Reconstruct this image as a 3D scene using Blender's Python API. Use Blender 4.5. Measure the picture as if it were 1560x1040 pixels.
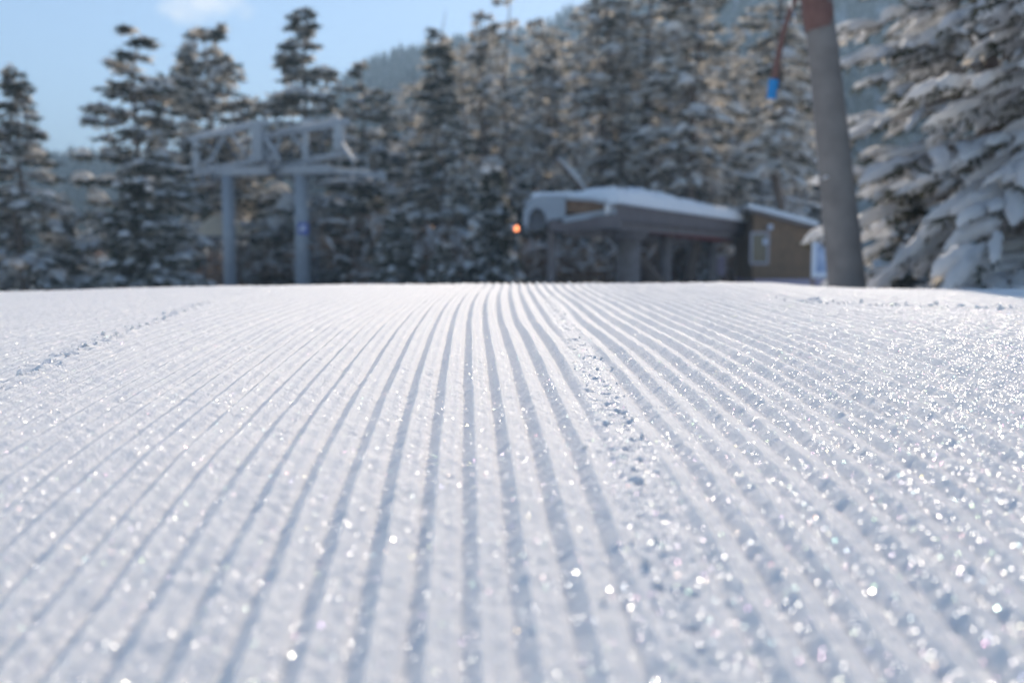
import bpy, math, random
import numpy as np
from mathutils import Vector
R = math.radians
SC = bpy.context.scene
for o in list(bpy.data.objects):
    bpy.data.objects.remove(o)
COL = SC.collection

# ------------------------------------------------------------------ camera
FPX, YH = 1516.7, 400.0                 # focal length in photo pixels, true horizon row
PITCH = math.atan((520 - YH) / FPX)
CAMZ = 0.20
cam = bpy.data.cameras.new('camera')
cam.lens = 35.0; cam.sensor_width = 36.0
cam.clip_start = 0.02; cam.clip_end = 6000
cam.dof.use_dof = True
cam.dof.focus_distance = 1.22
cam.dof.aperture_fstop = 4.1
co = bpy.data.objects.new('camera', cam); COL.objects.link(co)
co.location = (0, 0, CAMZ)
co.rotation_euler = (R(90) - PITCH, 0, 0)
SC.camera = co

# ------------------------------------------------------------------ light
SUN_EL, SUN_AZ = R(25), R(10)           # azimuth measured from +Y towards +X
w = bpy.data.worlds.new('World'); SC.world = w
w.use_nodes = True
wn = w.node_tree.nodes; wl = w.node_tree.links
wn.clear()
wo = wn.new('ShaderNodeOutputWorld'); bg = wn.new('ShaderNodeBackground')
sky = wn.new('ShaderNodeTexSky'); sky.sky_type = 'NISHITA'
sky.sun_disc = False
sky.sun_elevation = SUN_EL; sky.sun_rotation = SUN_AZ
sky.air_density = 1.0; sky.dust_density = 0.3; sky.ozone_density = 1.4
sky.altitude = 1600
bg.inputs['Strength'].default_value = 0.125
tcw = wn.new('ShaderNodeTexCoord')
dotn = wn.new('ShaderNodeVectorMath'); dotn.operation = 'SUBTRACT'
_cd = Vector(((312 - 780) / FPX, math.cos(PITCH) + (510 / FPX) * math.sin(PITCH), -math.sin(PITCH) + (510 / FPX) * math.cos(PITCH))).normalized()
dotn.inputs[1].default_value = _cd
wl.new(tcw.outputs['Generated'], dotn.inputs[0])
sc_ = wn.new('ShaderNodeVectorMath'); sc_.operation = 'MULTIPLY'; sc_.inputs[1].default_value = (28, 28, 75)
wl.new(dotn.outputs[0], sc_.inputs[0])
ln_ = wn.new('ShaderNodeVectorMath'); ln_.operation = 'LENGTH'; wl.new(sc_.outputs[0], ln_.inputs[0])
cn_ = wn.new('ShaderNodeTexNoise'); cn_.inputs['Scale'].default_value = 38; cn_.inputs['Detail'].default_value = 6
wl.new(tcw.outputs['Generated'], cn_.inputs['Vector'])
cm_ = wn.new('ShaderNodeMath'); cm_.operation = 'MULTIPLY_ADD'; cm_.inputs[1].default_value = 2.6; cm_.inputs[2].default_value = -0.1
wl.new(cn_.outputs[0], cm_.inputs[0])
cs_ = wn.new('ShaderNodeMath'); cs_.operation = 'SUBTRACT'; wl.new(cm_.outputs[0], cs_.inputs[0]); wl.new(ln_.outputs['Value'], cs_.inputs[1])
cr_ = wn.new('ShaderNodeMapRange'); cr_.interpolation_type = 'SMOOTHSTEP'; cr_.inputs[1].default_value = -0.1; cr_.inputs[2].default_value = 1.1; cr_.inputs[4].default_value = 0.9
wl.new(cs_.outputs[0], cr_.inputs[0])
cx_ = wn.new('ShaderNodeMix'); cx_.data_type = 'RGBA'; cx_.inputs[7].default_value = (8.0, 8.2, 8.6, 1)
wl.new(cr_.outputs[0], cx_.inputs[0]); wl.new(sky.outputs[0], cx_.inputs[6])
wl.new(cx_.outputs[2], bg.inputs[0]); wl.new(bg.outputs[0], wo.inputs[0])
sl = bpy.data.lights.new('sun', 'SUN'); sl.energy = 5.0; sl.angle = R(0.53)
sl.color = (1.0, 0.87, 0.72)
so = bpy.data.objects.new('sun', sl); COL.objects.link(so)
sdir = Vector((math.sin(SUN_AZ) * math.cos(SUN_EL), math.cos(SUN_AZ) * math.cos(SUN_EL), math.sin(SUN_EL)))
so.rotation_euler = sdir.to_track_quat('Z', 'Y').to_euler()
so.location = (4, 10, 30)

SC.view_settings.view_transform = 'Standard'
SC.view_settings.look = 'None'
SC.view_settings.exposure = 0.48
SC.view_settings.gamma = 1.0
SC.render.engine = 'CYCLES'
SC.cycles.use_denoising = True
SC.cycles.max_bounces = 6
SC.cycles.transparent_max_bounces = 6
SC.cycles.transmission_bounces = 3
SC.cycles.volume_bounces = 0
SC.cycles.sample_clamp_indirect = 4

# ------------------------------------------------------------------ helpers
def tag(o, label=None, cat=None, group=None, kind=None):
    if label: o['label'] = label
    if cat: o['category'] = cat
    if group: o['group'] = group
    if kind: o['kind'] = kind
    return o

def empty(name, loc=(0, 0, 0), rz=0.0):
    o = bpy.data.objects.new(name, None); COL.objects.link(o)
    o.empty_display_size = 0.2
    o.location = loc; o.rotation_euler = (0, 0, rz)
    return o

def link_mesh(name, me, mats, parent=None):
    for m in (mats if isinstance(mats, (list, tuple)) else [mats]):
        me.materials.append(m)
    o = bpy.data.objects.new(name, me); COL.objects.link(o)
    if parent: o.parent = parent
    return o

def np_mesh(name, V, F, smooth=True):
    """V (n,3) float, F (m,k) int of one face size"""
    V = np.ascontiguousarray(V, dtype=np.float32); F = np.ascontiguousarray(F, dtype=np.int32)
    me = bpy.data.meshes.new(name)
    me.vertices.add(len(V)); me.vertices.foreach_set('co', V.ravel())
    k = F.shape[1]
    me.loops.add(F.size); me.loops.foreach_set('vertex_index', F.ravel())
    me.polygons.add(len(F))
    me.polygons.foreach_set('loop_start', np.arange(0, F.size, k, dtype=np.int32))
    me.polygons.foreach_set('loop_total', np.full(len(F), k, dtype=np.int32))
    me.polygons.foreach_set('use_smooth', np.full(len(F), smooth, dtype=bool))
    me.update(); me.validate()
    return me

class MB:
    """collects simple solids, then builds ONE mesh object"""
    def __init__(s): s.v = []; s.f = []
    def add(s, vs, fs):
        n = len(s.v); s.v += [tuple(v) for v in vs]; s.f += [tuple(i + n for i in f) for f in fs]
    def box(s, c, d, rz=0.0, ry=0.0):
        cx, cy, cz = c; hx, hy, hz = d[0] / 2, d[1] / 2, d[2] / 2
        vs = []
        for x, y, z in ((-1,-1,-1),(1,-1,-1),(1,1,-1),(-1,1,-1),(-1,-1,1),(1,-1,1),(1,1,1),(-1,1,1)):
            X, Y, Z = x * hx, y * hy, z * hz
            X, Z = X * math.cos(ry) + Z * math.sin(ry), -X * math.sin(ry) + Z * math.cos(ry)
            X, Y = X * math.cos(rz) - Y * math.sin(rz), X * math.sin(rz) + Y * math.cos(rz)
            vs.append((cx + X, cy + Y, cz + Z))
        s.add(vs, [(0,3,2,1),(4,5,6,7),(0,1,5,4),(1,2,6,5),(2,3,7,6),(3,0,4,7)])
    def tube(s, pts, rad, n=10, cap=True, flat=1.0):
        pts = [Vector(p) for p in pts]
        if not isinstance(rad, (list, tuple)): rad = [rad] * len(pts)
        vs = []; fs = []
        up = Vector((0.02, 1, 0.01))
        for i, p in enumerate(pts):
            t = (pts[min(i + 1, len(pts) - 1)] - pts[max(i - 1, 0)]).normalized()
            if abs(t.dot(up)) > 0.9: up = Vector((1, 0.02, 0.03))
            a = t.cross(up).normalized(); b = t.cross(a).normalized()
            for k in range(n):
                an = 2 * math.pi * k / n
                vs.append(p + a * math.cos(an) * rad[i] + b * math.sin(an) * rad[i] * flat)
        for i in range(len(pts) - 1):
            for k in range(n):
                fs.append((i*n + k, i*n + (k+1) % n, (i+1)*n + (k+1) % n, (i+1)*n + k))
        if cap:
            fs.append(tuple(range(n))[::-1]); fs.append(tuple(range((len(pts)-1)*n, len(pts)*n)))
        s.add(vs, fs)
    def beam(s, a, b, wd, ht):
        """rectangular bar from a to b"""
        a = Vector(a); b = Vector(b); t = (b - a).normalized()
        side = t.cross(Vector((0, 0, 1)))
        side = side.normalized() if side.length > 0.05 else Vector((1, 0, 0))
        up = side.cross(t).normalized()
        vs = []
        for p in (a, b):
            for x, z in ((-1,-1),(1,-1),(1,1),(-1,1)):
                vs.append(p + side * x * wd / 2 + up * z * ht / 2)
        s.add(vs, [(0,1,2,3),(7,6,5,4),(0,4,5,1),(1,5,6,2),(2,6,7,3),(3,7,4,0)])
    def prism(s, prof, y0, y1):
        """profile in xz pushed along y (profile CCW seen from -y)"""
        n = len(prof)
        vs = [(x, y0, z) for x, z in prof] + [(x, y1, z) for x, z in prof]
        fs = [tuple(range(n)), tuple(range(2*n-1, n-1, -1))]
        for i in range(n):
            j = (i + 1) % n
            fs.append((i, n + i, n + j, j))
        s.add(vs, fs)
    def build(s, name, mat, parent=None, bevel=0.0, smooth=False, subd=0):
        me = bpy.data.meshes.new(name); me.from_pydata([tuple(v) for v in s.v], [], s.f)
        me.update()
        if smooth:
            me.polygons.foreach_set('use_smooth', [True] * len(me.polygons))
        o = link_mesh(name, me, mat, parent)
        if bevel:
            m = o.modifiers.new('bevel', 'BEVEL'); m.width = bevel; m.segments = 2; m.limit_method = 'ANGLE'
        if subd:
            m = o.modifiers.new('subd', 'SUBSURF'); m.levels = subd; m.render_levels = subd
        return o

def at(px, py, D):
    """world point seen at photo pixel (px,py) on the vertical plane y = D"""
    x = (px - 780) / FPX; v = -(py - 520) / FPX
    dy = math.cos(PITCH) + v * math.sin(PITCH); dz = -math.sin(PITCH) + v * math.cos(PITCH)
    k = D / dy
    return Vector((x * k, D, CAMZ + dz * k))

def lattice(seed, n=256):
    return np.random.default_rng(seed).random((n, n)).astype(np.float32)
def vnoise(x, y, seed=0):
    L = lattice(seed); n = 256
    xi = np.floor(x).astype(np.int64); yi = np.floor(y).astype(np.int64)
    fx = (x - xi).astype(np.float32); fy = (y - yi).astype(np.float32)
    fx = fx * fx * (3 - 2 * fx); fy = fy * fy * (3 - 2 * fy)
    x0 = xi % n; x1 = (xi + 1) % n; y0 = yi % n; y1 = (yi + 1) % n
    return (L[x0, y0] * (1 - fx) + L[x1, y0] * fx) * (1 - fy) + (L[x0, y1] * (1 - fx) + L[x1, y1] * fx) * fy - 0.5
def sst(a, b, x):
    t = np.clip((x - a) / (b - a), 0, 1); return t * t * (3 - 2 * t)

# ------------------------------------------------------------------ materials
def mat(name):
    m = bpy.data.materials.new(name); m.use_nodes = True
    nt = m.node_tree; nt.nodes.clear()
    return m, nt, nt.nodes, nt.links
def noise_mix(n, l, scale, c1, c2, lo=0.35, hi=0.65, coord=None, detail=4):
    tc = n.new('ShaderNodeTexCoord')
    nz = n.new('ShaderNodeTexNoise'); nz.inputs['Scale'].default_value = scale; nz.inputs['Detail'].default_value = detail
    l.new(tc.outputs['Object'], nz.inputs['Vector'])
    mr = n.new('ShaderNodeMapRange'); mr.inputs[1].default_value = lo; mr.inputs[2].default_value = hi
    l.new(nz.outputs[0], mr.inputs[0])
    mx = n.new('ShaderNodeMix'); mx.data_type = 'RGBA'
    mx.inputs[6].default_value = (*c1, 1); mx.inputs[7].default_value = (*c2, 1)
    l.new(mr.outputs[0], mx.inputs[0])
    return mx.outputs[2], nz.outputs[0]
def simple(name, c1, c2=None, scale=5, rough=0.7, metal=0.0, bump=0.0, bscale=None, trans=0.0, tcol=None, lo=0.35, hi=0.65, coat=0):
    m, nt, n, l = mat(name)
    out = n.new('ShaderNodeOutputMaterial'); p = n.new('ShaderNodeBsdfPrincipled')
    p.inputs['Roughness'].default_value = rough; p.inputs['Metallic'].default_value = metal
    col, f = noise_mix(n, l, scale, c1, c2 or c1, lo, hi)
    l.new(col, p.inputs['Base Color'])
    if bump:
        b = n.new('ShaderNodeBump'); b.inputs['Strength'].default_value = 1; b.inputs['Distance'].default_value = bump
        f2 = f
        if bscale:
            _, f2 = noise_mix(n, l, bscale, c1, c1)
        l.new(f2, b.inputs['Height']); l.new(b.outputs[0], p.inputs['Normal'])
    if trans:
        t = n.new('ShaderNodeBsdfTranslucent'); ms = n.new('ShaderNodeMixShader')
        if tcol: t.inputs[0].default_value = (*tcol, 1)
        else: l.new(col, t.inputs[0])
        ms.inputs[0].default_value = trans
        l.new(p.outputs[0], ms.inputs[1]); l.new(t.outputs[0], ms.inputs[2]); l.new(ms.outputs[0], out.inputs[0])
    else:
        l.new(p.outputs[0], out.inputs[0])
    return m

def piste_material():
    m, nt, n, l = mat('groomed_snow')
    out = n.new('ShaderNodeOutputMaterial')
    tc = n.new('ShaderNodeTexCoord')
    p = n.new('ShaderNodeBsdfPrincipled')
    p.inputs['Base Color'].default_value = (0.93, 0.89, 0.865, 1)
    p.inputs['Roughness'].default_value = 0.75
    p.inputs['Specular IOR Level'].default_value = 0.35
    p.inputs['IOR'].default_value = 1.31
    p.inputs['Subsurface Weight'].default_value = 0.5
    p.inputs['Subsurface Radius'].default_value = (1.0, 1.0, 1.1)
    p.inputs['Subsurface Scale'].default_value = 0.004
    p.subsurface_method = 'RANDOM_WALK'
    # grain bump
    n1 = n.new('ShaderNodeTexNoise'); n1.inputs['Scale'].default_value = 420; n1.inputs['Detail'].default_value = 3
    l.new(tc.outputs['Object'], n1.inputs['Vector'])
    b1 = n.new('ShaderNodeBump'); b1.inputs['Strength'].default_value = 0.9; b1.inputs['Distance'].default_value = 0.0024
    l.new(n1.outputs[0], b1.inputs['Height'])
    l.new(b1.outputs[0], p.inputs['Normal'])
    # ice crystal facets: every small cell is a flat mirror with a tilt of its own
    def facets(scale, thr, rough, spread, frac, keep):
        vo = n.new('ShaderNodeTexVoronoi'); vo.inputs['Scale'].default_value = scale
        l.new(tc.outputs['Object'], vo.inputs['Vector'])
        sub = n.new('ShaderNodeVectorMath'); sub.operation = 'SUBTRACT'; sub.inputs[1].default_value = (.5, .5, .5)
        l.new(vo.outputs['Color'], sub.inputs[0])
        mul = n.new('ShaderNodeVectorMath'); mul.operation = 'MULTIPLY'; mul.inputs[1].default_value = (spread * 1.5, spread, spread)
        l.new(sub.outputs[0], mul.inputs[0])
        ad = n.new('ShaderNodeVectorMath'); ad.operation = 'ADD'
        gm = n.new('ShaderNodeNewGeometry'); l.new(gm.outputs['Normal'], ad.inputs[1])
        l.new(mul.outputs[0], ad.inputs[0])
        nm = n.new('ShaderNodeVectorMath'); nm.operation = 'NORMALIZE'
        l.new(ad.outputs[0], nm.inputs[0])
        g = n.new('ShaderNodeBsdfGlossy'); g.distribution = 'BECKMANN'; g.inputs['Roughness'].default_value = rough
        l.new(nm.outputs[0], g.inputs['Normal'])
        # faint colour of each crystal (light split inside the ice)
        sp = n.new('ShaderNodeSeparateColor'); l.new(vo.outputs['Color'], sp.inputs[0])
        hs = n.new('ShaderNodeCombineColor'); hs.mode = 'HSV'
        wn_ = n.new('ShaderNodeTexWhiteNoise'); l.new(vo.outputs['Position'], wn_.inputs['Vector'])
        l.new(wn_.outputs['Value'], hs.inputs[0]); 
        pw = n.new('ShaderNodeMath'); pw.operation = 'POWER'; pw.inputs[1].default_value = 4.0
        s2 = n.new('ShaderNodeSeparateColor'); l.new(wn_.outputs['Color'], s2.inputs[0])
        l.new(s2.outputs[1], pw.inputs[0])
        ml = n.new('ShaderNodeMath'); ml.operation = 'MULTIPLY'; ml.inputs[1].default_value = 0.55
        l.new(pw.outputs[0], ml.inputs[0]); l.new(ml.outputs[0], hs.inputs[1])
        hs.inputs[2].default_value = 1.0
        l.new(hs.outputs[0], g.inputs['Color'])
        # crystal only in the middle of its cell
        lt = n.new('ShaderNodeMath'); lt.operation = 'LESS_THAN'; lt.inputs[1].default_value = thr
        l.new(vo.outputs['Distance'], lt.inputs[0])
        fr = n.new('ShaderNodeMath'); fr.operation = 'MULTIPLY'; fr.inputs[1].default_value = frac
        l.new(lt.outputs[0], fr.inputs[0])
        ga = n.new('ShaderNodeMath'); ga.operation = 'LESS_THAN'; ga.inputs[1].default_value = keep
        l.new(s2.outputs[2], ga.inputs[0])
        gf = n.new('ShaderNodeMath'); gf.operation = 'MULTIPLY'; l.new(ga.outputs[0], gf.inputs[0]); l.new(fr.outputs[0], gf.inputs[1])
        return g.outputs[0], gf.outputs[0]
    g1, f1 = facets(1050, 0.42, 0.30, 3.0, 0.24, 0.45)
    g2, f2 = facets(430, 0.24, 0.25, 3.0, 0.45, 0.14)
    m1 = n.new('ShaderNodeMixShader'); m2 = n.new('ShaderNodeMixShader')
    l.new(f1, m1.inputs[0]); l.new(p.outputs[0], m1.inputs[1]); l.new(g1, m1.inputs[2])
    l.new(f2, m2.inputs[0]); l.new(m1.outputs[0], m2.inputs[1]); l.new(g2, m2.inputs[2])
    l.new(m2.outputs[0], out.inputs[0])
    return m

M = {}
M['piste'] = piste_material()
M['snow'] = simple('tree_snow', (0.84, 0.86, 0.90), (0.90, 0.91, 0.93), 3, 0.6, bump=0.02, bscale=30, trans=0.5, tcol=(0.95, 0.93, 0.9))
M['roof_snow'] = simple('roof_snow', (0.84, 0.86, 0.90), (0.90, 0.91, 0.93), 2, 0.6, bump=0.03, bscale=6)
M['needles'] = simple('fir_needles', (0.024, 0.032, 0.02), (0.06, 0.052, 0.034), 1.6, 0.6, trans=0.22, tcol=(0.12, 0.12, 0.06), lo=.4, hi=.6)
M['frost'] = simple('frosted_twigs', (0.40, 0.37, 0.33), (0.66, 0.62, 0.57), 2.5, 0.7, trans=0.6, tcol=(0.9, 0.80, 0.66))
M['bark'] = simple('bark', (0.10, 0.07, 0.055), (0.20, 0.16, 0.14), 9, 0.9, bump=0.02, bscale=25)
M['brown'] = simple('veil_brown', (0.20, 0.12, 0.08), (0.34, 0.22, 0.15), 3, 0.9, trans=0.2)  # brown kept bright and warm, lens flare glow put into the colour
M['steel'] = simple('galvanised_steel', (0.34, 0.37, 0.41), (0.40, 0.43, 0.47), 6, 0.55, metal=0.25)
M['dark_steel'] = simple('dark_steel', (0.10, 0.11, 0.13), (0.16, 0.17, 0.19), 6, 0.6, metal=0.3)
M['pad'] = simple('grey_pole_cover', (0.16, 0.148, 0.143), (0.22, 0.205, 0.195), 5, 0.8, bump=0.004, bscale=60)
M['strap'] = simple('reddish_strap', (0.15, 0.075, 0.065), (0.19, 0.10, 0.085), 12, 0.75, bump=0.003, bscale=60)
M['bluecap'] = simple('blue_plastic', (0.0, 0.20, 0.52), (0.0, 0.23, 0.56), 12, 0.5)
M['wood'] = simple('brown_wood', (0.17, 0.105, 0.06), (0.23, 0.145, 0.085), 3, 0.75)
M['window_frame'] = simple('white_window_frame', (0.36, 0.35, 0.40), None, 5, 0.6)
M['glass'] = simple('window_glass', (0.05, 0.05, 0.05), None, 5, 0.12)
M['housing'] = simple('pale_grey_panel', (0.27, 0.31, 0.36), (0.31, 0.35, 0.40), 2, 0.5)
M['fascia'] = simple('grey_mauve_panel', (0.105, 0.088, 0.095), (0.14, 0.12, 0.125), 2, 0.6)
M['concrete'] = simple('concrete', (0.15, 0.125, 0.125), (0.22, 0.20, 0.20), 4, 0.9)
M['red'] = simple('red_paint', (0.26, 0.04, 0.04), (0.22, 0.04, 0.04), 4, 0.6)
M['blue_sign'] = simple('blue_sign_face', (0.06, 0.10, 0.45), None, 4, 0.5)
M['white_sign'] = simple('white_sign_face', (0.55, 0.62, 0.78), (0.62, 0.68, 0.8), 3, 0.6)
M['white'] = simple('white_paint', (0.75, 0.78, 0.85), None, 3, 0.6)
M['cream'] = simple('cream_dome', (0.78, 0.72, 0.60), (0.85, 0.80, 0.70), 3, 0.7, trans=0.7, tcol=(0.95, 0.88, 0.75))
M['mauve'] = simple('mauve_board', (0.42, 0.36, 0.46), None, 3, 0.7)

# ------------------------------------------------------------------ ground
_dy = np.array([-40, -3, -1.0, 0.0, 0.30, 0.49, 0.58, 0.73, 0.93, 1.05, 1.26, 1.5, 2.0, 2.5, 3.0, 3.5, 4.2, 5.0, 7.0, 12, 40, 90, 200, 4000])
_dz = np.array([-.33, -.33, -.31, -.27, -.228, -.197, -.181, -.161, -.146, -.138, -.124, -.115, -.103, -.0925, -.0845, -.080, -.100, -.145, -.27, -.50, -1.55, -2.9, -5.0, -5.0]) + CAMZ
_ys = np.concatenate([np.linspace(-40, 0, 400, endpoint=False), np.linspace(0, 8, 3201), np.linspace(8, 4000, 20000)[1:]])
_zs = np.interp(_ys, _dy, _dz)
_a, _b = 400, 3600
_k = np.hanning(161); _k /= _k.sum()
_pad = np.concatenate([np.full(80, _zs[_a]) + (np.arange(80) - 80) * (_zs[_a+1] - _zs[_a]), _zs[_a:_b+1], np.full(80, _zs[_b]) + (np.arange(80) + 1) * (_zs[_b] - _zs[_b-1])])
_zs[_a:_b+1] = np.convolve(_pad, _k, 'valid')
_cx = (np.array([-400, 0, 150, 300, 500, 780, 1000, 1100, 1180, 1240, 1300, 1450, 1560, 2000]) - 780) / FPX
_cz = -(np.array([450, 445, 440, 437.5, 435.5, 434, 433.5, 431.5, 432.5, 437.5, 440, 441, 440, 446]) - 434) / FPX
def base_z(x, y):
    x = np.asarray(x, dtype=np.float64); y = np.asarray(y, dtype=np.float64)
    z = np.interp(y, _ys, _zs)
    r = x / np.maximum(y, 0.8)
    z = z + np.interp(r, _cx, _cz) * np.clip(y, 0, 5) * sst(1.2, 3.2, y) * (1 - sst(12, 30, y))
    return z
PITCH_R = 0.0288
def curve_c(y):
    yy = np.linspace(-2, 60, 6201)
    h = -0.049 + 0.058 * sst(0.7, 3.6, yy)
    c = np.concatenate([[0], np.cumsum(h[:-1]) * (yy[1] - yy[0])]); c -= np.interp(0, yy, c)
    return np.interp(y, yy, c)
def piste_detail(x, y):
    c = curve_c(y)
    u = (x - c) / PITCH_R
    u = u + 0.11 * vnoise(x * 14, y * 1.5, 1) + 0.05 * vnoise(x * 40, y * 9, 2)
    ph = u + 0.06
    idx = np.floor(ph); t = ph - idx
    pk = 0.38
    up = np.clip(t / pk, 0, 1); dn = np.clip((1 - t) / (1 - pk), 0, 1); dn = dn + 0.135 * np.sin(2 * np.pi * dn)
    sh = np.where(t < pk, up, dn)
    sh = 0.9 * sh + 0.1 * sh * sh * (3 - 2 * sh)
    amp = 0.0092 * (1 + 0.35 * vnoise(idx * 1.7 + 11, y * 2.2, 3) + 0.25 * vnoise(x * 25, y * 9, 4))
    side = 1 - 0.60 * sst(0.06, 0.70, -x / np.maximum(y, .6) ** 0.6) - 0.45 * sst(0.8, 1.6, x)
    # tiller marks: short diagonal pats crossing the ribs
    d = (y * 0.9 + x * 0.75) / 0.052 + 0.8 * vnoise(x * 9, y * 9, 5)
    pat = np.clip(np.sin(2 * np.pi * d) * 0.5 + 0.5, 0, 1) ** 3
    amp = amp * np.clip(side, .2, 1) * (1 - 0.11 * pat * sst(0.0, 0.4, x) * (1 - sst(1.6, 2.6, y)))
    # rough strip where a comb tooth is missing
    us = 0.093 + 0.012 * vnoise(y * 4, y * 0 + 3.3, 6)
    ws = np.exp(-(((x - us) / 0.024) ** 4))
    fade = 1 - sst(2.0, 3.0, y)
    ws = ws * fade
    h = amp * sh * (1 - 0.85 * ws)
    h = h + ws * (0.0056 + 0.0010 * vnoise(x * 160, y * 110, 7) + 0.0014 * vnoise(x * 380, y * 300, 8))
    pit = sst(0.26, 0.42, vnoise(x * 120, y * 90, 9)) * np.exp(-(((x - us) / 0.015) ** 4)) * fade
    h = h - pit * 0.0045
    # seam of the neighbouring pass on the left, and one far right
    xl = -0.56 - 0.13 * (y - 1.1) + 0.012 * vnoise(y * 9, y * 0 + 1.5, 17)
    wl_ = np.exp(-(((x - xl) / 0.02) ** 2)) * sst(.5, .8, y) * (1 - sst(2.1, 2.8, y))
    h = h + wl_ * (0.002 + 0.007 * vnoise(x * 70, y * 50, 10))
    wr = sst(0.06, 0.0, np.abs(y - (2.33 - 0.32 * (x - .7)))) * sst(.62, .8, x)
    h = h + wr * (0.002 + 0.010 * vnoise(x * 45, y * 38, 12))
    # small natural unevenness
    h = h + 0.006 * vnoise(x * 3.1, y * 2.3, 13) + 0.0014 * vnoise(x * 30, y * 30, 14)
    h = h + 0.0013 * vnoise(x * 110, y * 110, 15) + 0.0006 * vnoise(x * 300, y * 300, 16)
    # flatter ribs look softer away from the near field
    return h * (1 - sst(6, 14, y)) * sst(-3, -0.5, y)

def build_ground():
    r1 = 0.36 * np.exp(np.linspace(0, math.log(5.2 / 0.36), 1000))
    rows = np.concatenate([-np.geomspace(40, 0.5, 30), np.linspace(-.4, 0.34, 40), r1, np.geomspace(5.25, 60, 160)[0:], np.geomspace(62, 1500, 40)])
    NI = 1350; NO = 60
    ti = np.linspace(-1, 1, NI)
    to = np.linspace(0, 1, NO + 1)[1:]
    wy = 0.60 * np.abs(rows) + 0.13
    X = np.empty((len(rows), NI + 2 * NO))
    X[:, NO:NO + NI] = wy[:, None] * ti[None, :]
    ext = (1500 - wy)[:, None] * (to ** 4)[None, :] + wy[:, None] * (to * 0.6)[None, :]
    X[:, NO + NI:] = wy[:, None] + ext
    X[:, :NO] = -(wy[:, None] + ext)[:, ::-1]
    Y = np.repeat(rows[:, None], X.shape[1], 1)
    Z = base_z(X, Y)
    D = np.zeros_like(Z)
    inner = (rows > -3) & (rows < 14)
    D[inner] = piste_detail(X[inner], Y[inner])
    far = (1 - sst(1.2, 3.0, np.abs(X) / np.maximum(np.abs(Y), .5)))
    Z = Z + D * far + 0.05 * vnoise(X * .25, Y * .25, 21) * sst(6, 14, Y)
    nr, nc = X.shape
    V = np.stack([X, Y, Z], -1).reshape(-1, 3)
    i = np.arange(nr - 1)[:, None] * nc + np.arange(nc - 1)[None, :]
    F = np.stack([i, i + 1, i + nc + 1, i + nc], -1).reshape(-1, 4)
    o = link_mesh('ground', np_mesh('ground', V, F), M['piste'])
    tag(o, kind='structure')
build_ground()

def gz(x, y): return float(base_z(x, y))

# crumbs of snow along the rough strip and the seams
def crumbs():
    rng = np.random.default_rng(5)
    ico_v = []; 
    t = (1 + 5 ** .5) / 2
    iv = np.array([(-1,t,0),(1,t,0),(-1,-t,0),(1,-t,0),(0,-1,t),(0,1,t),(0,-1,-t),(0,1,-t),(t,0,-1),(t,0,1),(-t,0,-1),(-t,0,1)]) / 1.9
    fi = np.array([(0,11,5),(0,5,1),(0,1,7),(0,7,10),(0,10,11),(1,5,9),(5,11,4),(11,10,2),(10,7,6),(7,1,8),(3,9,4),(3,4,2),(3,2,6),(3,6,8),(3,8,9),(4,9,5),(2,4,11),(6,2,10),(8,6,7),(9,8,1)])
    P = []; S = []
    for k in range(260):
        y = 0.45 + 2.0 * rng.random() ** 1.4
        P.append((0.093 + rng.normal() * 0.013, y)); S.append(rng.choice([.0005, .0008, .0014, .0024], p=[.5, .32, .14, .04]) * (0.8 + .5 * rng.random()))
    for k in range(260):
        y = 0.9 + 1.5 * rng.random()
        P.append((-0.56 - .13 * (y - 1.1) + rng.normal() * .010, y)); S.append(rng.choice([.0009, .0018, .0034], p=[.7, .24, .06]))
    for k in range(260):
        x = .62 + .75 * rng.random()
        P.append((x, 2.33 - .32 * (x - .7) + rng.normal() * .035)); S.append(rng.choice([.0015, .003, .0065], p=[.65, .28, .07]))
    for k in range(110):
        y = 0.5 + 2.5 * rng.random(); P.append((rng.uniform(-.5, .5) * y * 1.1, y)); S.append(rng.choice([.0004, .0008], p=[.7, .3]))
    P = np.array(P); S = np.array(S)
    z = base_z(P[:, 0], P[:, 1]) + piste_detail(P[:, 0], P[:, 1]) + S * 0.35
    n = len(P)
    V = iv[None] * S[:, None, None] * (1 + .35 * rng.normal(size=(n, 12, 1)).clip(-1.5, 1.5)) * (1 + .3 * rng.normal(size=(n, 1, 3)).clip(-1, 1))
    V = V + np.stack([P[:, 0], P[:, 1], z], -1)[:, None, :]
    F = fi[None] + (np.arange(n) * 12)[:, None, None]
    o = link_mesh('snow_crumbs', np_mesh('snow_crumbs', V.reshape(-1, 3), F.reshape(-1, 3), False), M['piste'])
    tag(o, 'small crumbs of snow scattered along the rough strip and seams of the groomed piste', 'snow crumbs', kind='stuff')
crumbs()


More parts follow.
